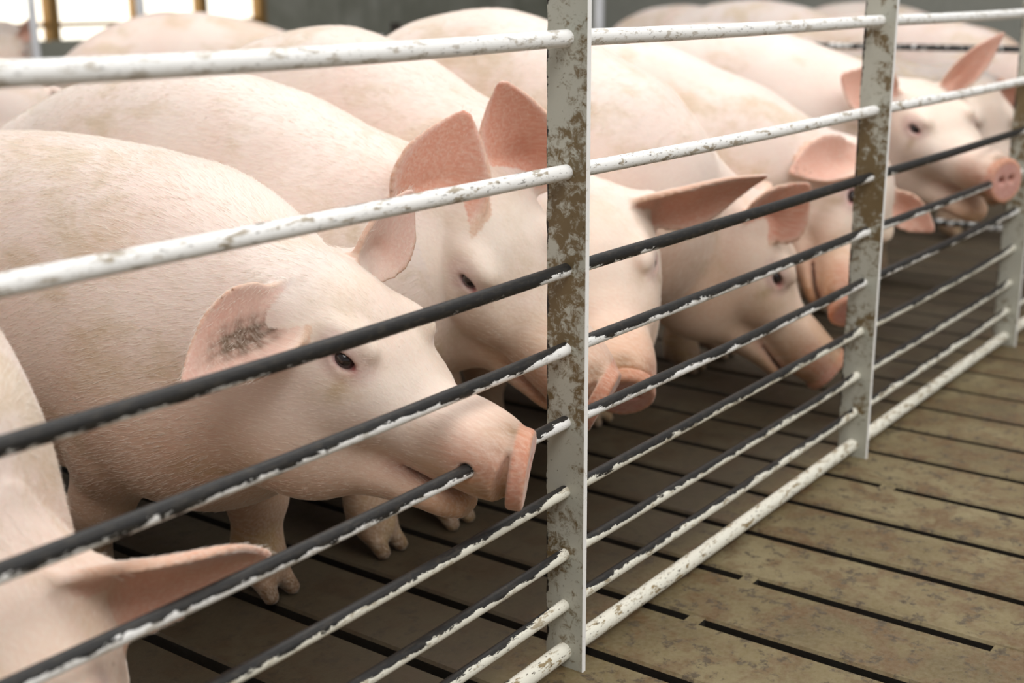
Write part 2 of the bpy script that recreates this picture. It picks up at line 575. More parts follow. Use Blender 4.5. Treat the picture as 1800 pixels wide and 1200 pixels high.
def ear_frame(base, tipv, normal):
    L = np.linalg.norm(tipv)
    ea = tipv / L
    n = normal - ea * (normal @ ea)
    n = n / np.linalg.norm(n)
    ew = np.cross(n, ea)
    return np.array([ea, ew, n]), L


def f_ear(base, tipv, normal, W=0.06, cup=0.035, bend=0.0, curl=0.0, th=0.0042):
    Rm, L = ear_frame(base, tipv, normal)
    def loc(x, y, z):
        x, y, z = x - base[0], y - base[1], z - base[2]
        return [Rm[i, 0] * x + Rm[i, 1] * y + Rm[i, 2] * z for i in range(3)]
    def mid(a, b):
        t = np.clip(a / L, 0.0, 1.0)
        w = W * np.interp(a / L, EAR_T, EAR_W)
        u = np.clip(np.abs(b) / W, 0, 1.3)
        cp = cup * (1 - 0.55 * t)
        m = cp * u**2 - cp * 0.45 + bend * t * t + curl * t**3 * np.sign(b) * u
        # channel of the ear opening near the base
        m = m - 0.012 * np.exp(-((t - 0.22) / 0.16)**2) * np.exp(-(b / (W * 0.42))**2)
        sl = np.sqrt(1 + (2 * cp * u / W)**2 + (2 * bend * t / L)**2)
        return m, w, sl, t
    def f(x, y, z):
        a, b, n = loc(x, y, z)
        m, w, sl, t = mid(a, b)
        thk = th * (1.5 - 0.65 * t)
        d1 = np.abs(n - m) / sl - thk
        d2 = (np.abs(b) - w) * 0.8
        d = np.maximum(d1, d2)
        h = np.maximum(0.004 - np.abs(d1 - d2), 0) / 0.004
        d = d + h * h * 0.001
        return np.maximum(np.maximum(d, -a - 0.15 * L), a - 0.985 * L)
    def inner(x, y, z):
        a, b, n = loc(x, y, z)
        m, w, sl, t = mid(a, b)
        return a / L, b / np.maximum(w, 1e-4), (n - m)
    Rr = W + abs(cup) + abs(bend) + 0.02
    tip = base + tipv
    lo = np.minimum(base, tip) - Rr; hi = np.maximum(base, tip) + Rr
    return f, inner, lo, hi


def axis_points(lo, hi, flo, fhi, fine, coarse):
    """cell edges: fine inside [flo,fhi], growing to coarse outside"""
    mid = list(np.arange(flo, fhi + fine, fine))
    pts = mid
    x, st = pts[-1], fine
    while x < hi:
        st = min(coarse, st * 1.25); x += st; pts.append(x)
    x, st = pts[0], fine
    pre = []
    while x > lo:
        st = min(coarse, st * 1.25); x -= st; pre.append(x)
    return np.array(pre[::-1] + pts)


def surface_nets(S, xs, ys, zs):
    neg = S < 0
    nx, ny, nz = S.shape
    cnt = np.zeros((nx - 1, ny - 1, nz - 1), np.int8)
    for i in (0, 1):
        for j in (0, 1):
            for k in (0, 1):
                cnt += neg[i:nx - 1 + i, j:ny - 1 + j, k:nz - 1 + k]
    act = (cnt > 0) & (cnt < 8)
    I, J, K = np.nonzero(act)
    idx = -np.ones(act.shape, np.int32)
    idx[I, J, K] = np.arange(len(I))
    corners = [(i, j, k) for i in (0, 1) for j in (0, 1) for k in (0, 1)]
    V = np.stack([S[I + c[0], J + c[1], K + c[2]] for c in corners], 1)
    Pc = np.stack([np.stack([xs[I + c[0]], ys[J + c[1]], zs[K + c[2]]], 1) for c in corners], 1)
    acc = np.zeros((len(I), 3)); n = np.zeros(len(I))
    for a in range(8):
        for b in range(a + 1, 8):
            if sum(abs(corners[a][q] - corners[b][q]) for q in range(3)) != 1: continue
            va, vb = V[:, a], V[:, b]
            cr = (va < 0) != (vb < 0)
            t = np.where(cr, va / np.where(cr, va - vb, 1), 0)
            acc += np.where(cr[:, None], Pc[:, a] + (Pc[:, b] - Pc[:, a]) * t[:, None], 0)
            n += cr
    verts = acc / n[:, None]
    quads = []
    e = neg[:-1, 1:-1, 1:-1] != neg[1:, 1:-1, 1:-1]
    i, j, k = np.nonzero(e); j += 1; k += 1
    q = np.stack([idx[i, j - 1, k - 1], idx[i, j, k - 1], idx[i, j, k], idx[i, j - 1, k]], 1)
    fl_ = ~neg[i, j, k]; q[fl_] = q[fl_][:, ::-1]; quads.append(q)
    e = neg[1:-1, :-1, 1:-1] != neg[1:-1, 1:, 1:-1]
    i, j, k = np.nonzero(e); i += 1; k += 1
    q = np.stack([idx[i - 1, j, k - 1], idx[i - 1, j, k], idx[i, j, k], idx[i, j, k - 1]], 1)
    fl_ = ~neg[i, j, k]; q[fl_] = q[fl_][:, ::-1]; quads.append(q)
    e = neg[1:-1, 1:-1, :-1] != neg[1:-1, 1:-1, 1:]
    i, j, k = np.nonzero(e); i += 1; j += 1
    q = np.stack([idx[i - 1, j - 1, k], idx[i, j - 1, k], idx[i, j, k], idx[i - 1, j, k]], 1)
    fl_ = ~neg[i, j, k]; q[fl_] = q[fl_][:, ::-1]; quads.append(q)
    return verts, np.concatenate(quads)


def relax(v, q, it, lam=0.5, mu=-0.52):
    e = np.concatenate([q[:, [0, 1]], q[:, [1, 2]], q[:, [2, 3]], q[:, [3, 0]]])
    n = len(v)
    deg = np.bincount(e[:, 0], minlength=n) + np.bincount(e[:, 1], minlength=n)
    deg = np.maximum(deg, 1)
    for _ in range(it):
        for w_ in (lam, mu):
            s = np.stack([np.bincount(e[:, 0], v[e[:, 1], c], n) + np.bincount(e[:, 1], v[e[:, 0], c], n) for c in range(3)], 1)
            v = v + w_ * (s / deg[:, None] - v)
    return v


HEAD_UP = [  # skull and upper jaw: station, top, bottom, half width
    (-0.10, 0.005, -0.13, 0.060), (-0.06, 0.035, -0.16, 0.088), (0.0, 0.052, -0.185, 0.106), (0.05, 0.050, -0.19, 0.112), (0.10, 0.036, -0.180, 0.106), (0.14, 0.014, -0.160, 0.090),
    (0.18, -0.010, -0.148, 0.075), (0.23, -0.024, -0.140, 0.065), (0.28, -0.024, -0.138, 0.061), (0.325, -0.021, -0.134, 0.057), (0.355, -0.024, -0.126, 0.051)]
HEAD_LOW = [(0.0, -0.10, -0.245, 0.082), (0.08, -0.11, -0.258, 0.084), (0.15, -0.115, -0.234, 0.076), (0.21, -0.118, -0.205, 0.063), (0.26, -0.122, -0.186, 0.053), (0.298, -0.130, -0.176, 0.042), (0.318, -0.142, -0.168, 0.020)]


class Pig:
    pass


def lerp3(a, b, t):
    return a * (1 - t[:, None]) + b * t[:, None]


def sstep(x, a, b):
    t = np.clip((x - a) / (b - a), 0, 1)
    return t * t * (3 - 2 * t)


SKIN = np.array([0.80, 0.685, 0.618])
WORLD_PIGS = []


def make_pig(name, label, at, yaw, back=0.70, halfw=0.19, head=None, ears=(), hs=1.0, fine=0.0045, coarse=0.010,
             legs=(0, 0, 0, 0), tint=(1, 1, 1), dirt=1.0, seed=0, mouth=0.0, rod=None, arch=0.0, rump=1.0, group='pigs crowding the pen', earwax=False, stance=0.085, disc=0.0, dpitch=0.0, hairs=0, length=1.0, belly=0.0, extra=None):
    """at: ground point under the shoulders (world). head: (world position, yaw, pitch, roll) of the skull.
    ears: dicts with side, tip (world offset), normal (world)."""
    cy, sy = math.cos(yaw), math.sin(yaw)
    WtoL = np.array([[cy, sy, 0], [-sy, cy, 0], [0, 0, 1.0]])
    o = np.array([at[0], at[1], 0.0])
    def tol(p): return WtoL @ (np.array(p, float) - o)
    def vl(v): return WtoL @ np.array(v, float)
    bs = back / 0.695
    prims = []   # (op, f, lo, hi, k)
    def add(fn, k=0.05, op='u'):
        prims.append((op, fn[0], np.array(fn[1]), np.array(fn[2]), k))
    wd = halfw / 0.185
    ar = arch
    nk = 1.0
    if head is not None:
        nk = float(np.clip((tol(head[0])[0] - 0.03) / 0.30, 0.35, 1.0))
    st = [(-0.835, 0.50, 0.475, 0.012), (-0.825, 0.535, 0.435, 0.06), (-0.80, 0.575, 0.37, 0.10), (-0.74, 0.625, 0.315, 0.142), (-0.63, 0.672 + 0.1 * ar, 0.270, 0.172), (-0.48, 0.692 + 0.25 * ar, 0.240 - belly, 0.184),
          (-0.30, 0.698 + 0.3 * ar, 0.222 - belly, 0.189), (-0.12, 0.695 + 0.18 * ar, 0.218 - belly, 0.184), (0.04, 0.680, 0.222 - belly * 0.8, 0.174), (0.04 + 0.10 * nk, 0.650, 0.240 - belly * 0.5, 0.156), (0.04 + 0.19 * nk, 0.595, 0.275, 0.120), (0.04 + 0.26 * nk, 0.54, 0.33, 0.075), (0.04 + 0.285 * nk, 0.50, 0.38, 0.040), (0.04 + 0.295 * nk, 0.46, 0.42, 0.012)]
    st = [((a if a > -0.1 else -0.1 + (a + 0.1) * length), t * bs, b_ * bs, w_ * wd) for a, t, b_, w_ in st]
    add(f_loft(st, p=2.25), 0.04)
    L_ = length
    # hams and shoulders
    for s in (-1, 1):
        xh = -0.1 + (-0.64 + 0.1) * L_
        add(f_ellipsoid((xh, s * 0.088 * wd, 0.43 * bs), (0.155, 0.088 * wd, 0.20 * bs)), 0.06)
        add(f_ellipsoid((0.0, s * 0.098 * wd, 0.41 * bs), (0.125, 0.078 * wd, 0.165 * bs)), 0.06)
    # legs
    hoof_pts = []
    k_ = 0
    for front in (True, False):
        for s in (-1, 1):
            sw = legs[k_]; k_ += 1
            y = s * stance * wd
            if front:
                ch = [((0.0, y * 1.05, 0.40 * bs), 0.080), ((-0.035 + 0.2 * sw, y * 1.05, 0.27 * bs), 0.060), ((0.012 + 0.75 * sw, y, 0.165), 0.043), ((0.0 + sw, y, 0.075), 0.034), ((0.018 + sw, y, 0.045), 0.036)]
            else:
                ch = [((xh, y * 1.05, 0.40 * bs), 0.110), ((xh + 0.10 + 0.2 * sw, y * 1.1, 0.315 * bs), 0.082), ((xh - 0.075 + 0.7 * sw, y, 0.205), 0.043), ((xh - 0.03 + sw, y, 0.075), 0.034), ((xh - 0.01 + sw, y, 0.045), 0.036)]
            for (p, r1), (q, r2) in zip(ch[:-1], ch[1:]):
                add(f_cone(p, q, r1 * wd**0.5, r2 * wd**0.5), 0.035)
            fx = ch[-1][0][0]
            for t in (-1, 1):
                add(f_cone((fx - 0.005, y + t * 0.017, 0.045), (fx + 0.032, y + t * 0.022, 0.012), 0.019, 0.013), 0.008)
                add(f_cone((fx - 0.035, y + t * 0.018, 0.050), (fx - 0.045, y + t * 0.022, 0.036), 0.010, 0.007), 0.008)
            hoof_pts.append((fx, y))
    # tail
    xr = -0.1 + (-0.825 + 0.1) * L_
    tp = [(xr, 0, 0.57 * bs), (xr - 0.03, 0.01, 0.55 * bs), (xr - 0.045, 0.02, 0.50 * bs), (xr - 0.035, 0.03, 0.45 * bs)]
    for p, q, r1, r2 in zip(tp[:-1], tp[1:], (0.016, 0.012, 0.009), (0.012, 0.009, 0.007)):
        add(f_cone(p, q, r1, r2), 0.012)
    # head
    ear_fns = []
    eyes = []
    if head is not None:
        hp = tol(head[0])
        Rw = rotm(D(head[1]), D(head[2]), D(head[3]))
        Rl = np.array([WtoL @ Rw[i] for i in range(3)])
        def hl(a, b, c): return hp + (np.array([a, b, c]) * hs) @ Rl
        fr = (hp, Rl)
        # neck: crest, core and throat
        add(f_cone((0.02, 0, 0.49 * bs), hl(-0.01, 0, -0.075), 0.160 * wd**0.5, 0.110 * hs, 0.92), 0.06)
        add(f_cone((0.0, 0, 0.545 * bs), hl(-0.02, 0, -0.020), 0.100, 0.062 * hs), 0.05)
        add(f_cone((0.06, 0, 0.345 * bs - belly * 0.5), hl(0.0, 0, -0.180), 0.125, 0.098 * hs, 0.97), 0.07)
        n_head0 = len(prims)
        add(f_loft(HEAD_UP, fr, hs, 2.15), 0.035)
        for s in (-1, 1):   # jowls, cheekbones, brow ridges
            add(f_ellipsoid(hl(0.045, s * 0.050, -0.180), np.array((0.115, 0.064, 0.095)) * hs, Rl), 0.045)
            add(f_ellipsoid(hl(0.125, s * 0.062, -0.070), np.array((0.075, 0.030, 0.045)) * hs, Rl), 0.03)
            add(f_ellipsoid(hl(0.105, s * 0.066, 0.006), np.array((0.045, 0.022, 0.022)) * hs, Rl), 0.02)
            add(f_ellipsoid(hl(0.285, s * 0.034, -0.062), np.array((0.055, 0.022, 0.030)) * hs, Rl), 0.02)
        # mouth line then lower jaw
        jr = rotm(0, D(mouth), 0)
        def jl(a, b, c):
            q = (np.array([a - 0.08, b, c + 0.12])) @ jr + np.array([0.08, 0, -0.12])
            return hl(*q)
        jf = (hp + (np.array([0.08, 0, -0.12]) * hs) @ Rl - (np.array([0.08, 0, -0.12]) * hs) @ (jr @ Rl), jr @ Rl)
        if mouth > 6:
            us = f_ellipsoid(hl(0.285, 0, -0.138), np.array((0.075, 0.085, 0.006)) * hs, Rl)
            prims.append(('s', us[0], us[1], us[2], 0.006))
            add(f_loft(HEAD_LOW, jf, hs, 2.0), 0.012)
            ms = f_ellipsoid(hl(0.29, 0, -0.140), np.array((0.10, 0.055, 0.010)) * hs, rotm(0, D(mouth * 0.5), 0) @ Rl)
            prims.append(('s', ms[0], ms[1], ms[2], 0.006))
        else:
            add(f_loft(HEAD_LOW, jf, hs, 2.0), 0.022)
            us = f_ellipsoid(hl(0.285, 0, -0.143), np.array((0.072, 0.095, 0.0042)) * hs, rotm(0, D(5), 0) @ Rl)
            prims.append(('s', us[0], us[1], us[2], 0.007))
        # snout disc
        dr = rotm(D(disc), D(dpitch - 10), 0) @ Rl
        add(f_cone(hl(0.305, 0, -0.076), hl(0.325, 0, -0.073), 0.046 * hs, 0.0425 * hs), 0.012)
        dc = hl(0.3655, 0, -0.071)
        def f_disc(x, y, z):
            x, y, z = x - dc[0], y - dc[1], z - dc[2]
            a, b, c = (dr[i, 0] * x + dr[i, 1] * y + dr[i, 2] * z for i in range(3))
            rr = np.sqrt((b / 1.0)**2 + (c / 1.14)**2) / hs
            qx = np.abs(a) / hs - 0.0072; qy = rr - 0.045
            return (np.minimum(np.maximum(qx, qy), 0) + np.sqrt(np.maximum(qx, 0)**2 + np.maximum(qy, 0)**2) - 0.0045) * hs
        add((f_disc, dc - 0.07, dc + 0.07), 0.010)
        for s in (-1, 1):
            nf = f_cone(dc + (np.array([0.02, s * 0.0145, 0.003]) * hs) @ dr, dc + (np.array([-0.03, s * 0.012, 0.004]) * hs) @ dr, 0.0088 * hs, 0.006 * hs)
            prims.append(('s', nf[0], nf[1], nf[2], 0.006))
        # eyes: socket, lids
        for s in (-1, 1):
            ec = hl(0.116, s * 0.0835, -0.013)
            ax = np.array([0.33, s * 0.92, 0.18]); ax /= np.linalg.norm(ax)
            fwd = np.array([0.90, -s * 0.30, -0.32]); fwd -= ax * (fwd @ ax); fwd /= np.linalg.norm(fwd)
            ul = np.cross(ax, fwd) * s
            if ul[2] < 0: ul = -ul
            er = np.array([ax @ Rl, fwd @ Rl, ul @ Rl])
            sk = f_ellipsoid(ec + er[0] * 0.006 * hs, np.array((0.013, 0.0175, 0.0092)) * hs, er)
            def f_lid(x, y, z, ec=ec, er=er):
                x, y, z = x - ec[0], y - ec[1], z - ec[2]
                n, u, v = (er[i, 0] * x + er[i, 1] * y + er[i, 2] * z for i in range(3))
                rr = np.sqrt((u / 1.42)**2 + (v / 0.92)**2)
                return (np.sqrt((rr - 0.0135 * hs)**2 + (n - 0.001)**2) - 0.0052 * hs) * 0.7
            add((f_lid, ec - 0.035, ec + 0.035), 0.010)
            prims.append(('s', sk[0], sk[1], sk[2], 0.004))
            eyes.append((ec - er[0] * 0.0058 * hs - er[1] * 0.003 * hs, er, s))
        # ears
        for e in ears:
            s = e['side']
            bl = hl(0.008 + e.get('da', 0), s * (0.083 + e.get('db', 0)), 0.018 + e.get('dc', 0))
            fn = f_ear(bl, vl(e['tip']), vl(e['normal']), e.get('W', 0.062) * hs, e.get('cup', 0.032), e.get('bend', 0.0), e.get('curl', 0.0))
            ear_fns.append((fn, bl))
            rootv = vl(e['tip']); rootv = rootv / np.linalg.norm(rootv)
            nl_ = vl(e['normal']); nl_ = nl_ / np.linalg.norm(nl_)
            add(f_cone(hl(-0.030, s * 0.055, -0.004), bl + rootv * 0.012 - nl_ * 0.028, 0.034 * hs, 0.016 * hs), 0.03)
            if e.get('flat'):
                pass
            prims.append(('u', fn[0], fn[2], fn[3], 0.014))
    if rod is not None:   # the bar held in the mouth presses its own groove
        p, q = tol(rod[0]), tol(rod[1])
        c = f_cone(p, q, rod[2], rod[2])
        prims.append(('s', c[0], c[1], c[2], 0.004))
    # grid
    lo = np.min([p[2] for p in prims if p[0] == 'u'], 0) - 0.03
    hi = np.max([p[3] for p in prims if p[0] == 'u'], 0) + 0.03
    lo[2] = -0.02
    if head is not None:
        hb = np.array([hl(a, b, c) for a in (0.0, 0.39) for b in (-0.10, 0.10) for c in (-0.15, 0.05)])
        flo, fhi = hb.min(0), hb.max(0)
        for fn, bl in ear_fns:
            flo = np.minimum(flo, fn[2] + 0.07); fhi = np.maximum(fhi, fn[3] - 0.07)
    else:
        flo, fhi = (lo + hi) / 2 - 0.05, (lo + hi) / 2 + 0.05
        fine = coarse
    ax = [axis_points(lo[i], hi[i], max(flo[i], lo[i]), min(fhi[i], hi[i]), fine, coarse) for i in range(3)]
    S = np.full([len(a) for a in ax], 0.5, F32)
    for op, f, plo, phi, k in prims:
        m = k + 0.012
        sl = []
        for i in range(3):
            a0 = max(0, np.searchsorted(ax[i], plo[i] - m) - 1); a1 = min(len(ax[i]), np.searchsorted(ax[i], phi[i] + m) + 1)
            sl.append(slice(a0, a1))
        if any(s_.stop - s_.start < 1 for s_ in sl): continue
        x = ax[0][sl[0]][:, None, None].astype(F32); y = ax[1][sl[1]][None, :, None].astype(F32); z = ax[2][sl[2]][None, None, :].astype(F32)
        d = f(x, y, z).astype(F32)
        cur = S[sl[0], sl[1], sl[2]]
        S[sl[0], sl[1], sl[2]] = smin(cur, d, k) if op == 'u' else -smin(-cur, d, k)
    S = np.maximum(S, -ax[2][None, None, :].astype(F32) + 0.001)
    v, q = surface_nets(S, *ax)
    v = relax(v, q, 2)
    # keep the biggest shell only is not needed: every primitive overlaps the next
    X, Y, Z = v[:, 0], v[:, 1], v[:, 2]
    n = len(v)
    rg = np.random.RandomState(seed)
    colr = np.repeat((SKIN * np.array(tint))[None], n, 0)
    dm = np.full(n, 0.6 * dirt)
    # lower flanks and legs browned: dirt, plus underside shade put into the colour
    dirt_shade = sstep(-Z, -0.52 * bs, -0.24 * bs)
    colr = colr * lerp3(np.ones((n, 3)), np.repeat(np.array([[0.94, 0.77, 0.62]]), n, 0), dirt_shade)
    low = sstep(-Z, -0.26, -0.05)
    colr = lerp3(colr, np.repeat(np.array([[0.30, 0.19, 0.10]]), n, 0), low * 0.75)
    hoof = sstep(-Z, -0.036, -0.026)
    colr = lerp3(colr, np.repeat(np.array([[0.20, 0.125, 0.065]]), n, 0), hoof)
    if head is not None:
        hv = ((v - hp) @ Rl.T) / hs
        a, b, c = hv[:, 0], hv[:, 1], hv[:, 2]
        inh = (np.abs(b) < 0.13) & (a > -0.05) & (a < 0.42) & (c < 0.09) & (c > -0.27)
        # forehead pale, muzzle stained orange-tan
        fh = inh * sstep(a, -0.02, 0.06) * (1 - sstep(a, 0.19, 0.30)) * sstep(c, -0.10, 0.0)
        colr = lerp3(colr, np.repeat(np.array([[0.86, 0.72, 0.60]]), n, 0), fh * 0.7)
        mz = inh * sstep(a, 0.20, 0.335) * (1 - 0.55 * sstep(c, -0.075, -0.035))
        colr = lerp3(colr, np.repeat(np.array([[0.54, 0.285, 0.135]]), n, 0), mz * 0.85)
        mud = inh * sstep(a, 0.315, 0.345) * (1 - sstep(a, 0.352, 0.358)) * (0.5 + 0.5 * np.sin(b * 95 + c * 60) * np.sin(c * 130 + 1.3))
        colr = lerp3(colr, np.repeat(np.array([[0.22, 0.105, 0.03]]), n, 0), mud * 0.7)
        lip = inh * sstep(a, 0.18, 0.22) * np.exp(-((c + 0.138) / 0.011)**2)
        colr = lerp3(colr, np.repeat(np.array([[0.42, 0.20, 0.15]]), n, 0), lip * 0.65)
        dv = ((v - dc) @ dr.T) / hs
        dsk = inh * sstep(dv[:, 0], -0.0115, -0.008) * sstep(-np.sqrt(dv[:, 1]**2 + dv[:, 2]**2), -0.075, -0.06)
        rimz = np.sqrt(dv[:, 1]**2 + (dv[:, 2] / 1.12)**2)
        colr = lerp3(colr, np.repeat(np.array([[0.55, 0.255, 0.225]]), n, 0), dsk * 0.9)
        colr = lerp3(colr, np.repeat(np.array([[0.66, 0.30, 0.14]]), n, 0), dsk * sstep(rimz, 0.036, 0.046) * 0.6)
        blot = inh * sstep(a, 0.25, 0.30) * np.exp(-(((np.abs(b) - 0.045) / 0.03)**2 + ((c + 0.065) / 0.028)**2))
        colr = lerp3(colr, np.repeat(np.array([[0.66, 0.33, 0.27]]), n, 0), blot * 0.5)
        for ec, er, s in eyes:
            r_ = np.linalg.norm((v - ec) @ er.T * np.array([1, 0.8, 1.15]), axis=1)
            colr = lerp3(colr, np.repeat(np.array([[0.62, 0.40, 0.40]]), n, 0), (1 - sstep(r_, 0.020, 0.045)) * 0.55)
            colr = lerp3(colr, np.repeat(np.array([[0.40, 0.20, 0.22]]), n, 0), (1 - sstep(r_, 0.014, 0.020)) * 0.8)
            lo_ = (v - ec) @ er.T
            cr_ = np.exp(-((lo_[:, 1] - 0.0185 * hs) / 0.006)**2 - ((lo_[:, 2] + 0.001) / 0.006)**2) * (np.abs(lo_[:, 0]) < 0.04)
            colr = lerp3(colr, np.repeat(np.array([[0.46, 0.11, 0.13]]), n, 0), cr_ * 0.85)
            # tear stain below the inner corner
            ts = np.exp(-((lo_[:, 1] - 0.016) / 0.010)**2 - ((lo_[:, 2] + 0.032) / 0.020)**2) * (np.abs(lo_[:, 0]) < 0.05)
            colr = lerp3(colr, np.repeat(np.array([[0.42, 0.27, 0.10]]), n, 0), ts * 0.55)
        dm = dm * (1 - 0.5 * inh)
        for ei, (fn, bl) in enumerate(ear_fns):
            t, u, dn = fn[1](X, Y, Z)
            near = sstep(t, -0.13, 0.0) * ((np.abs(dn) < 0.02) & (t > -0.14) & (t < 1.05) & (np.abs(u) < 1.2) & (fn[0](X, Y, Z) < 0.009))
            ins = near * sstep(dn, -0.0005, 0.0015)
            colr = lerp3(colr, np.repeat(np.array([[0.80, 0.50, 0.42]]), n, 0), near * 0.5 * sstep(t, 0.1, 0.4))
            colr = lerp3(colr, np.repeat(np.array([[0.70, 0.355, 0.255]]), n, 0), ins * (1 - sstep(np.abs(u), 0.72, 1.0)) * ears[ei].get('pink', 0.8))
            colr = lerp3(colr, np.repeat(np.array([[0.60, 0.30, 0.14]]), n, 0), near * sstep(np.abs(u), 0.84, 0.97) * 0.5)
            if earwax and ei == 0:
                wx = ins * np.exp(-((t - 0.40) / 0.30)**2 - ((u + 0.02 + 0.5 * (t - 0.4)) / 0.40)**2)
                wn = np.sin(t * 31 + u * 9) * np.sin(u * 17 - t * 12) * 0.3 + 0.85
                colr = lerp3(colr, np.repeat(np.array([[0.10, 0.055, 0.03]]), n, 0), np.clip(wx * wn * 1.6 - 0.1, 0, 0.95))
            dm = np.where(near > 0, dm * 0.15, dm)
        if extra:
            colr, dm = extra(colr, dm, v, dict(a=a, b=b, c=c, inh=inh, n=n))
    elif extra:
        colr, dm = extra(colr, dm, v, dict(n=n))
    root = empty(name, (at[0], at[1], 0), yaw)
    props(root, label, 'pig', group)
    me = bpy.data.meshes.new('body')
    me.vertices.add(n)
    me.vertices.foreach_set('co', v.astype(F32).ravel())
    nq = len(q)
    me.loops.add(nq * 4)
    me.loops.foreach_set('vertex_index', q.astype(np.int32).ravel())
    me.polygons.add(nq)
    me.polygons.foreach_set('loop_start', np.arange(0, nq * 4, 4, dtype=np.int32))
    me.polygons.foreach_set('loop_total', np.full(nq, 4, np.int32))
    me.update(calc_edges=True)
    me.polygons.foreach_set('use_smooth', np.ones(nq, bool))
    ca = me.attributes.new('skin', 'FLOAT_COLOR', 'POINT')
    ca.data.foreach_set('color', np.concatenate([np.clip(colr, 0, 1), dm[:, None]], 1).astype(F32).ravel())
    ra = me.attributes.new('rest', 'FLOAT_VECTOR', 'POINT')
    ra.data.foreach_set('vector', (v + rg.uniform(-20, 20, 3)).astype(F32).ravel())
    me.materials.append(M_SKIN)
    me.validate()
    bo = bpy.data.objects.new('body', me)
    COL.objects.link(bo)
    bo.parent = root
    if hairs:
        e1 = v[q[:, 2]] - v[q[:, 0]]; e2 = v[q[:, 3]] - v[q[:, 1]]
        nr = np.cross(e1, e2); ar_ = np.linalg.norm(nr, axis=1) * 0.5
        cum = np.cumsum(ar_); pick = np.searchsorted(cum, rg.rand(hairs) * cum[-1]).clip(0, len(q) - 1)
        nr = nr[pick] / (2 * ar_[pick][:, None] + 1e-12)
        u_, w_ = rg.rand(hairs)[:, None], rg.rand(hairs)[:, None]
        qp = q[pick]
        rootp = (v[qp[:, 0]] * (1 - u_) + v[qp[:, 1]] * u_) * (1 - w_) + (v[qp[:, 3]] * (1 - u_) + v[qp[:, 2]] * u_) * w_
        flow = np.repeat(np.array([[-1.0, 0.0, -0.38]]), hairs, 0)
        ph = rootp * 7.0 + seed
        flow += np.stack([np.sin(ph[:, 2] * 1.3 + ph[:, 0]), np.sin(ph[:, 0] * 1.1), np.sin(ph[:, 0] * 0.9 + 2 * ph[:, 1])], 1) * 0.22
        ln = np.full(hairs, 0.016)
        ln *= 0.35 + 0.65 * sstep(rootp[:, 2], 0.14, 0.28)
        keep = (rootp[:, 2] > 0.05) & ((rootp[:, 2] > 0.2) | (rg.rand(hairs) < 0.5))
        hv = ((rootp - hp) @ Rl.T) / hs
        hd = sstep(hv[:, 0], -0.06, 0.06) * (np.abs(hv[:, 1]) < 0.14) * (hv[:, 0] < 0.42)
        hf_ = -Rl[0] + 0.0
        hflow = hf_[None] + np.sign(hv[:, 1])[:, None] * Rl[1][None] * 0.25 - Rl[2][None] * (0.25 * (hv[:, 2] < -0.05))[:, None]
        flow = lerp3(flow, hflow, hd); ln = ln * (1 - 0.45 * hd)
        keep &= ~((hd > 0.5) & (hv[:, 0] > 0.345))
        ln = np.where((hd > 0.5) & (hv[:, 0] > 0.26), ln * 0.6, ln)
        for ec, er, s in eyes: keep &= np.linalg.norm(rootp - ec, axis=1) > 0.021 * hs
        for ei, (fn, bl) in enumerate(ear_fns):
            t, uu, dn = fn[1](rootp[:, 0], rootp[:, 1], rootp[:, 2])
            on = (np.abs(dn) < 0.02) & (t > 0.05) & (t < 1.05) & (np.abs(uu) < 1.25)
            ev = vl(ears[ei]['tip']); ev = ev / np.linalg.norm(ev)
            flow[on] = ev + rg.randn(on.sum(), 3) * 0.12
            ln = np.where(on, 0.010, ln)
            keep &= ~(on & (dn > 0) & (np.abs(uu) < 0.7) & (rg.rand(hairs) < 0.8))
        flow = flow + rg.randn(hairs, 3) * 0.10
        flow -= nr * np.sum(flow * nr, 1)[:, None]
        flow /= np.linalg.norm(flow, axis=1)[:, None] + 1e-9
        ln = ln * (0.6 + 0.8 * rg.rand(hairs))
        lift = (0.11 + 0.15 * rg.rand(hairs))[:, None]
        P_ = []
        for f_ in (0.0, 0.4, 0.75, 1.0):
            P_.append(rootp - nr * 0.0006 + flow * (ln * f_)[:, None] + nr * lift * (ln * f_ * (1 - 0.45 * f_))[:, None])
        P_ = np.stack(P_, 1)[keep]
        nh = len(P_)
        hc = bpy.data.hair_curves.new('bristles')
        hc.add_curves([4] * nh)
        hc.attributes['position'].data.foreach_set('vector', P_.astype(F32).ravel())
        ra_ = hc.attributes.get('radius') or hc.attributes.new('radius', 'FLOAT', 'POINT')
        ra_.data.foreach_set('value', (np.array([0.00016, 0.00015, 0.00011, 0.00004], F32)[None] * (1 - 0.35 * hd[keep])[:, None].astype(F32)).ravel())
        hc.materials.append(M_HAIR)
        ho = bpy.data.objects.new('bristles', hc)
        COL.objects.link(ho); ho.parent = root
        ho['kind'] = 'stuff'
    for ec, er, s in eyes:
        vs, fs = [], []
        nu, nv = 20, 12
        r_ = 0.0140 * hs
        for i in range(nv + 1):
            th = math.pi * i / nv
            for j in range(nu):
                ph = 2 * math.pi * j / nu
                lp = np.array([math.cos(th), math.sin(th) * math.cos(ph), math.sin(th) * math.sin(ph)]) * r_ * np.array([1, 1.12, 0.95])
                vs.append(ec + lp @ er)
        for i in range(nv):
            for j in range(nu):
                fs.append((i * nu + j, i * nu + (j + 1) % nu, (i + 1) * nu + (j + 1) % nu, (i + 1) * nu + j))
        mesh_obj('eye', vs, fs, M_EYE, root, True)
    return root


# ------------------------------------------------------------------ the pigs
CAMV = lambda p: (np.array(CAM_POS) - np.array(p)) / np.linalg.norm(np.array(CAM_POS) - np.array(p))

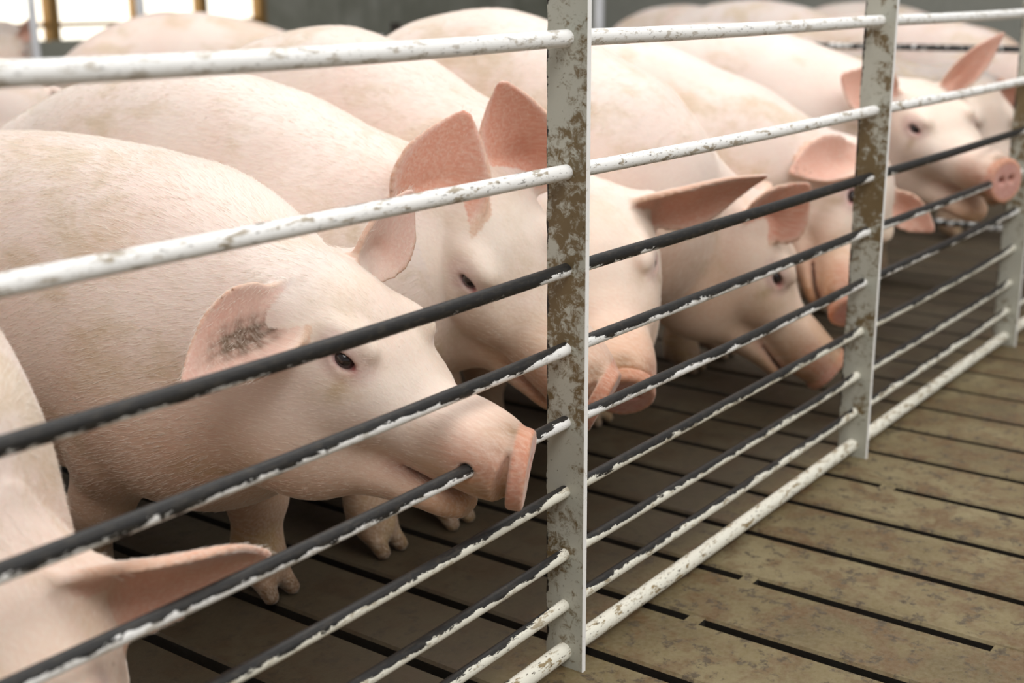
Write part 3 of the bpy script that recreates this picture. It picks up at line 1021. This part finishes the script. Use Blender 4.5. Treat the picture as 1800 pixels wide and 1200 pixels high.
# daylight glowing through the lowered curtain of the barn's open side
def mat_curtain():
    m, nt, p = new_mat('daylit_curtain')
    g = N(nt)
    c = g.mix(g.noise(g.mapping(g.pos(), scale=(0.6, 1, 3.0)), 1.2, 3), (1.0, 0.93, 0.72), (1.0, 0.985, 0.93))
    p.inputs['Base Color'].default_value = (0.8, 0.78, 0.7, 1)
    g.link(c, p.inputs['Emission Color'])
    p.inputs['Emission Strength'].default_value = 1.5
    return m


b = MB(); b.box((FX0, FY1 + 0.20, 0.48), (WX, FY1 + 0.22, 2.4))
props(b.build('window_1', mat_curtain()), kind='structure')

make_pig('pig', 'large pig at left biting the bar, snout poked out through the fence', (-0.170, 0.54), D(-90), back=0.69, halfw=0.176, seed=1,
         head=((-0.190, 0.252, 0.527), -84.0, 20.6, 1.8), fine=0.0036, coarse=0.008, hs=0.92, belly=0.035, earwax=True, legs=(-0.20, 0.02, 0.05, -0.05), mouth=3.5, arch=0.03, disc=24, hairs=70000,
         rod=((-0.5, 0.0, 0.3530), (0.2, 0.0, 0.3570), 0.0092),
         ears=[dict(side=-1, tip=(-0.150, 0.030, -0.075), normal=(-0.62, -0.72, 0.35), W=0.060, cup=0.048, bend=0.012, pink=0.45),
               dict(side=1, tip=(0.070, -0.030, 0.110), normal=(-0.40, -0.75, -0.5), W=0.050, cup=0.02, pink=0.15)])
make_pig('pig', 'pig with both ears upright, its face crossed by the nearest fence post', (0.212, 0.61), D(-90), back=0.71, halfw=0.172, seed=2,
         head=((0.282, 0.367, 0.571), -101.7, 36.1, 18.0), fine=0.004, coarse=0.009, hs=1.0, legs=(0.12, 0.14, 0, 0.05), arch=0.22, belly=0.02, disc=30, dpitch=15, hairs=60000, length=1.22,
         ears=[dict(side=-1, tip=(0.056, -0.046, 0.186), normal=(-0.72, -0.66, 0.1), W=0.078, cup=0.060, bend=0.01, pink=1.0, db=0.022, dc=-0.012),
               dict(side=1, tip=(-0.060, 0.015, 0.172), normal=(-0.85, -0.5, 0.1), W=0.066, cup=0.04, bend=0.02, pink=1.0, db=0.016)])
make_pig('pig', 'pig facing the camera just right of the nearest post, one ear held out sideways', (0.585, 0.66), D(-90), back=0.735, halfw=0.176, seed=3,
         head=((0.668, 0.390, 0.490), -138.0, 26.2, 3.1), fine=0.0045, coarse=0.010, hs=1.05, arch=0.33, hairs=50000, dpitch=25, disc=-6,
         ears=[dict(side=1, tip=(0.125, -0.200, 0.055), normal=(-0.55, -0.35, -0.75), W=0.066, cup=0.035, bend=-0.012, curl=0.02, pink=0.95),
               dict(side=-1, tip=(0.008, 0.015, 0.20), normal=(-0.8, -0.55, 0.1), W=0.06, cup=0.035)])
make_pig('pig', 'pig nosing low between the two posts, dark hollow in its raised ear', (0.975, 0.56), D(-90), back=0.775, halfw=0.178, seed=4,
         head=((1.158, 0.310, 0.425), -60.5, 50.0, 8.0), fine=0.005, coarse=0.011, hs=1.0, arch=0.28, hairs=40000,
         ears=[dict(side=-1, tip=(0.02, -0.105, 0.100), normal=(-0.70, -0.65, -0.1), W=0.066, cup=0.050, bend=0.0, pink=1.0),
               dict(side=1, tip=(0.10, 0.08, 0.02), normal=(0.2, -0.8, -0.3), W=0.055, cup=0.03)])
make_pig('pig', 'pig hidden behind the second post, one ear sticking out on each side of it', (1.435, 0.58), D(-90), back=0.74, halfw=0.178, seed=5,
         head=((1.545, 0.205, 0.482), -148.8, 39.5, -58.4), fine=0.0055, coarse=0.012, hs=0.96, arch=0.22,
         ears=[dict(side=-1, tip=(-0.155, 0.092, -0.032), normal=(-0.70, -0.50, 0.5), W=0.060, cup=0.030, db=0.022),
               dict(side=1, tip=(0.010, -0.115, -0.07), normal=(-0.9, 0.1, 0.3), W=0.045, cup=0.02)])
make_pig('pig', 'pig at right biting a bar with mouth open, pink snout beside the third post', (2.05, 0.58), D(-95), back=0.77, halfw=0.19, seed=6,
         head=((1.994, 0.262, 0.621), -120.8, 15.1, 8.3), fine=0.005, coarse=0.012, hs=0.97, mouth=12, arch=0.13,
         ears=[dict(side=-1, tip=(-0.085, 0.105, 0.075), normal=(-0.9, -0.4, 0.1), W=0.070, cup=0.04),
               dict(side=1, tip=(0.045, -0.130, 0.155), normal=(-0.8, -0.45, 0.1), W=0.037, cup=0.04)])
make_pig('pig', 'pig in the left corner nearest the camera, head lowered, one ear out to the right', (-0.715, 0.50), D(-88), back=0.69, halfw=0.180, seed=7,
         head=((-0.750, 0.141, 0.348), -123.1, 38.1, 0), fine=0.0042, coarse=0.010, hs=1.0, hairs=50000,
         ears=[dict(side=1, tip=(0.195, -0.055, -0.030), normal=(-0.50, -0.62, -0.55), W=0.072, cup=0.03, bend=-0.012, pink=0.6),
               dict(side=-1, tip=(-0.14, 0.12, 0.02), normal=(-0.5, -0.2, -0.8), W=0.06, cup=0.03)])


def bg_pig(label, at, yaw, back, arch=0.1, tint=(1, 1, 1), seed=0, hz=0.76, hyaw=0, pitch=28, up_ears=True, coarse=0.014, side=0.0, group=None):
    yr = D(yaw)
    f = np.array([math.cos(yr), math.sin(yr), 0.0]); l = np.array([-math.sin(yr), math.cos(yr), 0.0])
    hp = np.array([at[0], at[1], 0]) + f * 0.26 + l * side + np.array([0, 0, back * hz])
    hy = D(yaw + hyaw)
    hf = np.array([math.cos(hy), math.sin(hy), 0.0]); hl_ = np.array([-math.sin(hy), math.cos(hy), 0.0])
    es = []
    for s_ in (-1, 1):
        t = hl_ * s_ * 0.09 + np.array([0, 0, 0.14 if up_ears else -0.03]) + hf * (0.02 if up_ears else 0.10)
        es.append(dict(side=s_, tip=tuple(t), normal=tuple(hf * 0.8 + hl_ * s_ * 0.5 + np.array([0, 0, -0.1])), W=0.058, cup=0.03))
    return make_pig('pig', label, at, yr, back=back, halfw=0.185, seed=seed, head=(tuple(hp), yaw + hyaw, pitch, 0), fine=0.007, coarse=coarse, arch=arch, tint=tint, ears=es, group=group or 'pigs crowding the pen')


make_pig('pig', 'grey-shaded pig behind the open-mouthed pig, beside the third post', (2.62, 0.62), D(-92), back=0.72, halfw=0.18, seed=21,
         head=((2.63, 0.32, 0.615), -118, 40, 0), fine=0.007, coarse=0.014, hs=1.0, tint=(0.46, 0.46, 0.48),  # grey tint puts the shade over this pig into its skin colour
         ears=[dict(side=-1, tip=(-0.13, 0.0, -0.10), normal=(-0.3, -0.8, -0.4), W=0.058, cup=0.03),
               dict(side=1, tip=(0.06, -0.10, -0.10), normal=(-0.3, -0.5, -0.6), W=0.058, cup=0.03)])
bg_pig('pig whose rump rounds in at the left edge above the top bar', (0.59, 3.41), 142, 0.745, 0.06, seed=22)
bg_pig('pig standing broadside before the bright curtain, its back highest at left', (2.35, 3.05), -40, 0.79, 0.14, (1.0, 0.97, 0.95), 23, up_ears=False, hz=0.72)
bg_pig('pinkish back seen between the bright curtain and the grey wall', (2.80, 3.95), -95, 0.775, 0.16, (1.0, 0.95, 0.97), 24, up_ears=False, hz=0.72)
bg_pig('far pale pig, strip of back above the top bar right of the nearest post', (5.0, 2.35), -100, 0.80, 0.1, seed=25, up_ears=False, coarse=0.018)
bg_pig('greyish pig back cut by the top of the photo, left of the second post', (3.95, 1.40), -95, 0.83, 0.1, (0.80, 0.82, 0.84), 26, up_ears=False, coarse=0.018)
bg_pig('pale back peeping above the top bar right behind the second post', (5.6, 1.55), -95, 0.81, 0.1, seed=27, up_ears=False, coarse=0.018)
bg_pig('tan pig between the second post and the pig in the next pen', (4.75, 0.95), -90, 0.75, 0.05, (0.80, 0.66, 0.55), 28, up_ears=False, coarse=0.018)
bg_pig('greyish pig in the next pen at the top right corner', (3.55, 0.62), -88, 0.785, 0.1, (0.82, 0.80, 0.80), 29, up_ears=False, coarse=0.016)
bg_pig('far pig with reddish upright ears against the bright curtain', (2.98, 5.90), -120, 0.76, 0.02, seed=30, hz=0.86, pitch=20, coarse=0.018)

# pipes and the rail that parts this pen from the next
M_PIPE = mat_plain('grey_pipe', (0.75, 0.76, 0.78), 0.4)
for lab, (px, py), r in (('thin white pipe standing against the bright curtain at the left edge', (2.80, 5.32), 0.022), ('thin white pipe standing behind the broadside pig', (3.50, 5.32), 0.026), ('white pipe just right of the nearest post, in the distance', (5.60, 3.55), 0.03)):
    b = MB(); b.tube([(0, 0, 0.0), (0, 0, 0.7), (0, 0, 1.5)], r, 14)
    ro = b.build('upright_pipe', M_PIPE, None, True)
    ro.location = (px, py, 0)
    props(ro, lab, 'pipe', 'upright pipes in the pen')
div = empty('pen_divider', (3.13, 0.05, 0))
props(div, 'dark rail divider between this pen and the next, at right', 'fence')
M_DARK = mat_paint('worn_divider_paint', 0.45, 0.4, seed=9)
for h in (0.715, 0.55, 0.40, 0.26, 0.12):
    b = MB(); b.tube([(0, 0.0, h), (0, 2.2, h), (0, 4.4, h)], 0.011, 14)
    b.build('rail', M_DARK, div, True)
for y in (0.02, 1.5, 3.0, 4.38):
    b = MB(); b.box((-0.03, y - 0.004, 0.0), (0.03, y + 0.004, 0.78)); b.build('post', mat_post('divider_post_paint', y), div)
